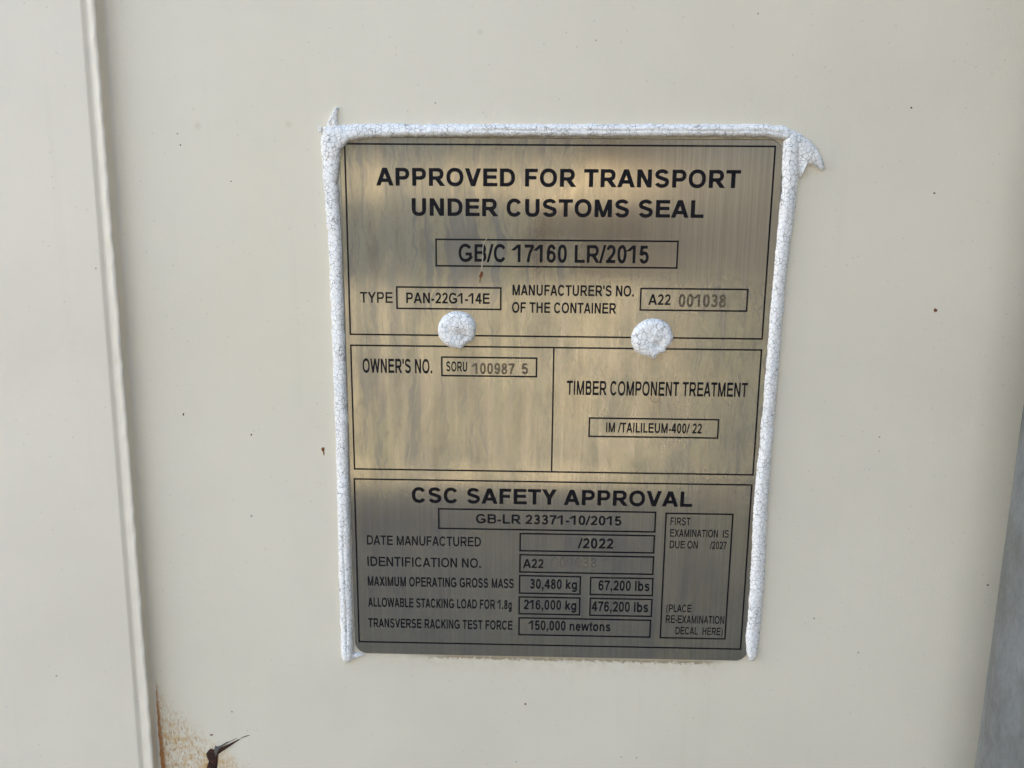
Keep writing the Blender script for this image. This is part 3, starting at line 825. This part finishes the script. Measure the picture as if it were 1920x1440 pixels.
# ------------------------------------------------------------------ sealant round the plate
def sealant_mesh(name, outer, inner, y_out, y_in, parent, h=.0030, groove=None, dirt_in=0.0, seed=0, caps=(True, True)):
    """outer / inner: matching polylines in photo pixels for the two feet of the bead"""
    # dense resampling
    def dense(pl, n):
        L = [0]
        for a, b in zip(pl, pl[1:]): L.append(L[-1] + math.hypot(b[0] - a[0], b[1] - a[1]))
        o = []
        for i in range(n):
            s = L[-1] * i / (n - 1)
            for j in range(len(pl) - 1):
                if s <= L[j + 1] + 1e-9:
                    t = (s - L[j]) / max(1e-9, L[j + 1] - L[j]); break
            o.append((pl[j][0] + t * (pl[j + 1][0] - pl[j][0]), pl[j][1] + t * (pl[j + 1][1] - pl[j][1])))
        return o
    ln = sum(math.hypot(b[0] - a[0], b[1] - a[1]) for a, b in zip(outer, outer[1:]))
    n = max(8, int(ln / 3))
    O, I = dense(outer, n), dense(inner, n)
    K = 15
    vs, fs, dirt = [], [], []
    for i in range(n):
        s = i / (n - 1)
        ends = 1.0
        e = 7 / n
        if caps[0] and s < e: ends = min(ends, math.sqrt(max(0, 1 - (1 - s / e) ** 2)))
        if caps[1] and 1 - s < e: ends = min(ends, math.sqrt(max(0, 1 - (1 - (1 - s) / e) ** 2)))
        xo, zo = at(*O[i], y_out); xi, zi = at(*I[i], y_in)
        q = Vector((xo * 120, zo * 120, seed))
        jo = .00055 * noise.noise(q * 2.0) + .0003 * noise.noise(q * 6)
        ji = .00045 * noise.noise(q * 2.2 + Vector((5, 0, 0))) + .00025 * noise.noise(q * 7 + Vector((5, 0, 0)))
        dx, dz = xi - xo, zi - zo; l = math.hypot(dx, dz); dx /= l; dz /= l
        xo -= dx * jo; zo -= dz * jo; xi += dx * ji; zi += dz * ji
        mx, mz = (xo + xi) / 2, (zo + zi) / 2
        hh = h * (1 + .18 * noise.noise(q * .7 + Vector((0, 0, 9))))
        for k in range(K):
            t = k / (K - 1)
            prof_ = (1 - abs(2 * t - 1) ** 2.4) ** .62
            hgt = hh * prof_
            if groove and groove[0] < s < groove[1]:
                gp = groove[2] + .04 * noise.noise(q * .5)
                g_ = math.exp(-((t - gp) / .045) ** 2)
                f_ = min(1, (s - groove[0]) / .05, (groove[1] - s) / .05)
                hgt -= hh * .34 * g_ * f_
            x = xo + (xi - xo) * t; z = zo + (zi - zo) * t
            x = mx + (x - mx) * .95 * (.35 + .65 * ends); z = mz + (z - mz) * .95 * (.35 + .65 * ends)
            hgt += .00022 * prof_ * noise.noise(Vector((x * 900, z * 900, seed))) + .00018 * prof_ * noise.noise(Vector((x * 350, z * 350, seed + 4)))
            yb = y_out + (y_in - y_out) * t
            if k in (0, K - 1): hgt = -.0003
            vs.append((x, yb - hgt * (ends if k not in (0, K - 1) else 1), z))
            dv = dirt_in * max(0, (t - .66) / .34)
            if groove and groove[0] < s < groove[1]: dv = max(dv, .55 * math.exp(-((t - groove[2]) / .035) ** 2))
            dirt.append(dv)
    for i in range(n - 1):
        for k in range(K - 1):
            a = i * K + k
            fs.append((a, a + 1, a + K + 1, a + K))
    if caps[0]: fs.append(tuple(range(K)))
    if caps[1]: fs.append(tuple((n - 1) * K + k for k in range(K))[::-1])
    o = obj(name, vs, fs, M_SEAL, parent, True)
    bm = bmesh.new(); bm.from_mesh(o.data); bmesh.ops.recalc_face_normals(bm, faces=bm.faces); bm.to_mesh(o.data); bm.free()
    at_ = o.data.attributes.new('dirt', 'FLOAT', 'POINT')
    for i, d in enumerate(dirt): at_.data[i].value = d
    return o

seal = thing('sealant_bead', 'cracked white sealant bead round three edges of the steel plate', 'sealant')
sealant_mesh('bead_run', [(599, 240), (601, 280), (605, 330), (610, 400), (614, 440), (620, 580), (624.5, 720), (629, 830), (632, 950), (635, 1100), (638, 1200), (640, 1244)],
             [(648, 250), (640, 290), (633, 330), (637, 400), (640.5, 440), (645, 580), (650, 720), (653, 830), (655.5, 950), (660, 1100), (662.5, 1200), (662, 1240)], 0, PY, seal, .0026, groove=(.70, .995, .55), seed=1)
sealant_mesh('bead_run', [(603, 236), (640, 232), (700, 230.5), (748, 229.5), (760, 232), (900, 231.5), (1080, 231.5), (1300, 231.5), (1440, 231.5), (1474, 236), (1494, 243)],
             [(612, 272), (650, 268), (700, 260), (748, 258.5), (760, 258.3), (900, 258), (1080, 258), (1300, 258), (1440, 259), (1466, 264), (1484, 268)], 0, PY, seal, .0026, groove=(.30, .99, .55), dirt_in=.75, seed=2)
sealant_mesh('bead_run', [(1494, 237), (1499, 262), (1499, 290), (1497, 350), (1490, 400), (1483, 455), (1474, 530), (1466, 620), (1460, 700), (1449, 830), (1440.5, 950), (1433.6, 1100), (1424, 1200), (1419, 1240)],
             [(1466, 258), (1467, 275), (1465.5, 290), (1465, 350), (1460, 400), (1455, 455), (1448, 530), (1440.5, 620), (1434.5, 700), (1423, 830), (1412, 950), (1405, 1100), (1397, 1200), (1400, 1238)], 0, PY, seal, .0028, seed=3)
# smears where the nozzle was pulled away at the upper corners and at the foot
def smear(pts, h, y=0.0, seed=0, lift=.0002):
    P = []
    for (a, b), (c, d) in zip(pts, pts[1:] + pts[:1]):
        for t in (0, .25, .5, .75):
            u, v = a + (c - a) * t, b + (d - b) * t
            j = 1.1
            P.append(at(u + j * noise.noise(Vector((u * .21, v * .21, seed))), v + j * noise.noise(Vector((u * .21, v * .21, seed + 5))), y))
    return patch('smear', P, y + lift, h, M_SEAL, seal, .35)
smear([(612, 244), (614, 233), (620, 219), (627, 205), (632, 200), (635, 203), (633, 214), (634, 232), (636, 246)], .0022, 0, 1)
smear([(597, 238), (604, 238), (604, 250), (599, 249)], .0012, 0, 2)
smear([(606, 238), (640, 236), (662, 258), (652, 268), (641, 279), (635, 296), (628, 304), (612, 300), (604, 270)], .0026, PY, 3)
smear([(1478, 240), (1500, 250), (1515, 262), (1530, 278), (1540, 296), (1546, 314), (1540, 322), (1531, 316), (1522, 309), (1512, 309), (1505, 316), (1499, 336), (1494, 320), (1488, 280)], .0026, 0, 4)
smear([(1490, 372), (1493, 376), (1491, 398), (1488, 412), (1487, 396)], .0006, 0, 5)
smear([(652, 1226), (664, 1222), (676, 1224), (684, 1226), (670, 1231), (656, 1240), (648, 1238)], .0016, 0, 6)

# ------------------------------------------------------------------ two dabs over the rivets
def dab(u, v, pts, h, label, seed):
    root = thing('sealant_dab', label, 'sealant dab', 'sealant dabs over the plate rivets')
    cx, cz = at(u, v, PY)
    root.location = (cx, PY, cz)
    NR, NA = 12, 64
    # interpolate outline radius by angle
    pol = []
    for a, b in pts:
        x, z = at(u + a, v + b, PY)
        pol.append((math.atan2(z - cz, x - cx) % (2 * math.pi), math.hypot(x - cx, z - cz)))
    pol.sort()
    ang = [p[0] for p in pol]; rad = [p[1] for p in pol]
    ang = [ang[-1] - 2 * math.pi] + ang + [ang[0] + 2 * math.pi]; rad = [rad[-1]] + rad + [rad[0]]
    vs, fs, dirt = [(0, -h * .9, 0)], [], [.1]
    for r in range(1, NR + 1):
        t = r / NR
        for a in range(NA):
            th = 2 * math.pi * a / NA
            rr = float(np.interp(th, ang, rad)) * (1 + .02 * noise.noise(Vector((math.cos(th) * 6, math.sin(th) * 6, seed))))
            hh = h * ((1 - t ** 5) ** .5) * (.88 + .14 * t * t)
            x, z = rr * t * math.cos(th), rr * t * math.sin(th)
            hh += h * .10 * noise.noise(Vector((x * 260, z * 260, seed))) * (1 - t ** 6) + h * .05 * noise.noise(Vector((x * 800, z * 800, seed))) * (1 - t ** 6)
            # torn lower right quarter
            dq = math.exp(-(((x - .0025) / .0028) ** 2 + ((z + .0028) / .0026) ** 2))
            hh -= h * .35 * dq * (1 - t ** 6) * (1 + .8 * noise.noise(Vector((x * 900, z * 900, seed + 2))))
            vs.append((x, -max(hh, -.0001) if r < NR else .0002, z))
            dirt.append(.42 * dq if seed < 15 else .18 * dq)
    for a in range(NA): fs.append((0, 1 + a, 1 + (a + 1) % NA))
    for r in range(NR - 1):
        for a in range(NA):
            b = (a + 1) % NA
            fs.append((1 + r * NA + a, 1 + (r + 1) * NA + a, 1 + (r + 1) * NA + b, 1 + r * NA + b))
    o = obj('dab', vs, fs, M_SEAL, root, True)
    bm = bmesh.new(); bm.from_mesh(o.data); bmesh.ops.recalc_face_normals(bm, faces=bm.faces); bm.to_mesh(o.data); bm.free()
    at_ = o.data.attributes.new('dirt', 'FLOAT', 'POINT')
    for i, d in enumerate(dirt): at_.data[i].value = d
    return root
dab(857, 617, [(36, 0), (34, -14), (26, -25), (12, -32), (-4, -33.5), (-20, -28), (-31, -17), (-36, -2), (-35, 12), (-27, 25), (-16, 33), (2, 36), (8, 40), (11, 34), (20, 26), (30, 22), (34, 12)], .0036,
    'smaller white sealant dab with a torn worn lower edge, below the left type box', 11)
dab(1223, 634, [(39.5, -2), (37, -14), (28, -28), (14, -35), (0, -37), (-14, -34), (-27, -26), (-37, -13), (-40, 0), (-38, 14), (-32, 25), (-20, 32), (-6, 35), (2, 40), (6, 39), (7, 33), (16, 28), (23, 28), (26, 18), (36, 11)], .0038,
    'larger white sealant dab with a pointed drip, right of the other dab', 17)

# ------------------------------------------------------------------ galvanised pipe standing at the right, and an added shade sheet
pr = .0400
gap = .0035
py_ = -(gap + pr)
# left silhouette passes (1920, 760) and (1826, 1440)
pts = []
for u, v in ((1920, 762), (1868, 1140), (1826, 1440)):
    d = RIGHT * ((u - 960) / 1440) + DOWN * ((v - 720) / 1440) + FWD
    # axis x so that the sight ray is tangent to the upright cylinder (in plan)
    dl = math.hypot(d.x, d.y)
    # distance from axis (ax, py_) to line = pr ; axis lies to the right of the ray
    # signed distance: ((ax-cx)*d.y - (py_-cy)*d.x)/dl = pr
    ax = CAM.x + (pr * dl + (py_ - CAM.y) * d.x) / d.y
    pts.append(ax)
AX = sum(pts) / len(pts)
vs, fs = [], []
n = 64
zz = [.3 + i * (2.3 / 60) for i in range(61)]
for z in zz:
    for a in range(n):
        th = 2 * math.pi * a / n
        vs.append((AX + pr * math.cos(th), py_ + pr * math.sin(th), z))
for r in range(len(zz) - 1):
    for a in range(n):
        b = (a + 1) % n
        fs.append((r * n + a, r * n + b, (r + 1) * n + b, (r + 1) * n + a))
fs.append(tuple(range(n))[::-1]); fs.append(tuple((len(zz) - 1) * n + a for a in range(n)))
pipe = thing('galvanised_upright', 'weathered grey galvanised steel upright standing at the right edge of the cream wall', 'steel post')
obj('upright_pipe', vs, fs, M_GALV, pipe, True)
vs, fs = [], []
box(vs, fs, AX - .001, AX + .003, py_ - 1.1, py_ - pr * .9, .3, 2.6)  # unseen sheet added to block light from the right, shading wall and seam
obj('shade_sheet', vs, fs, M_GALV, pipe)
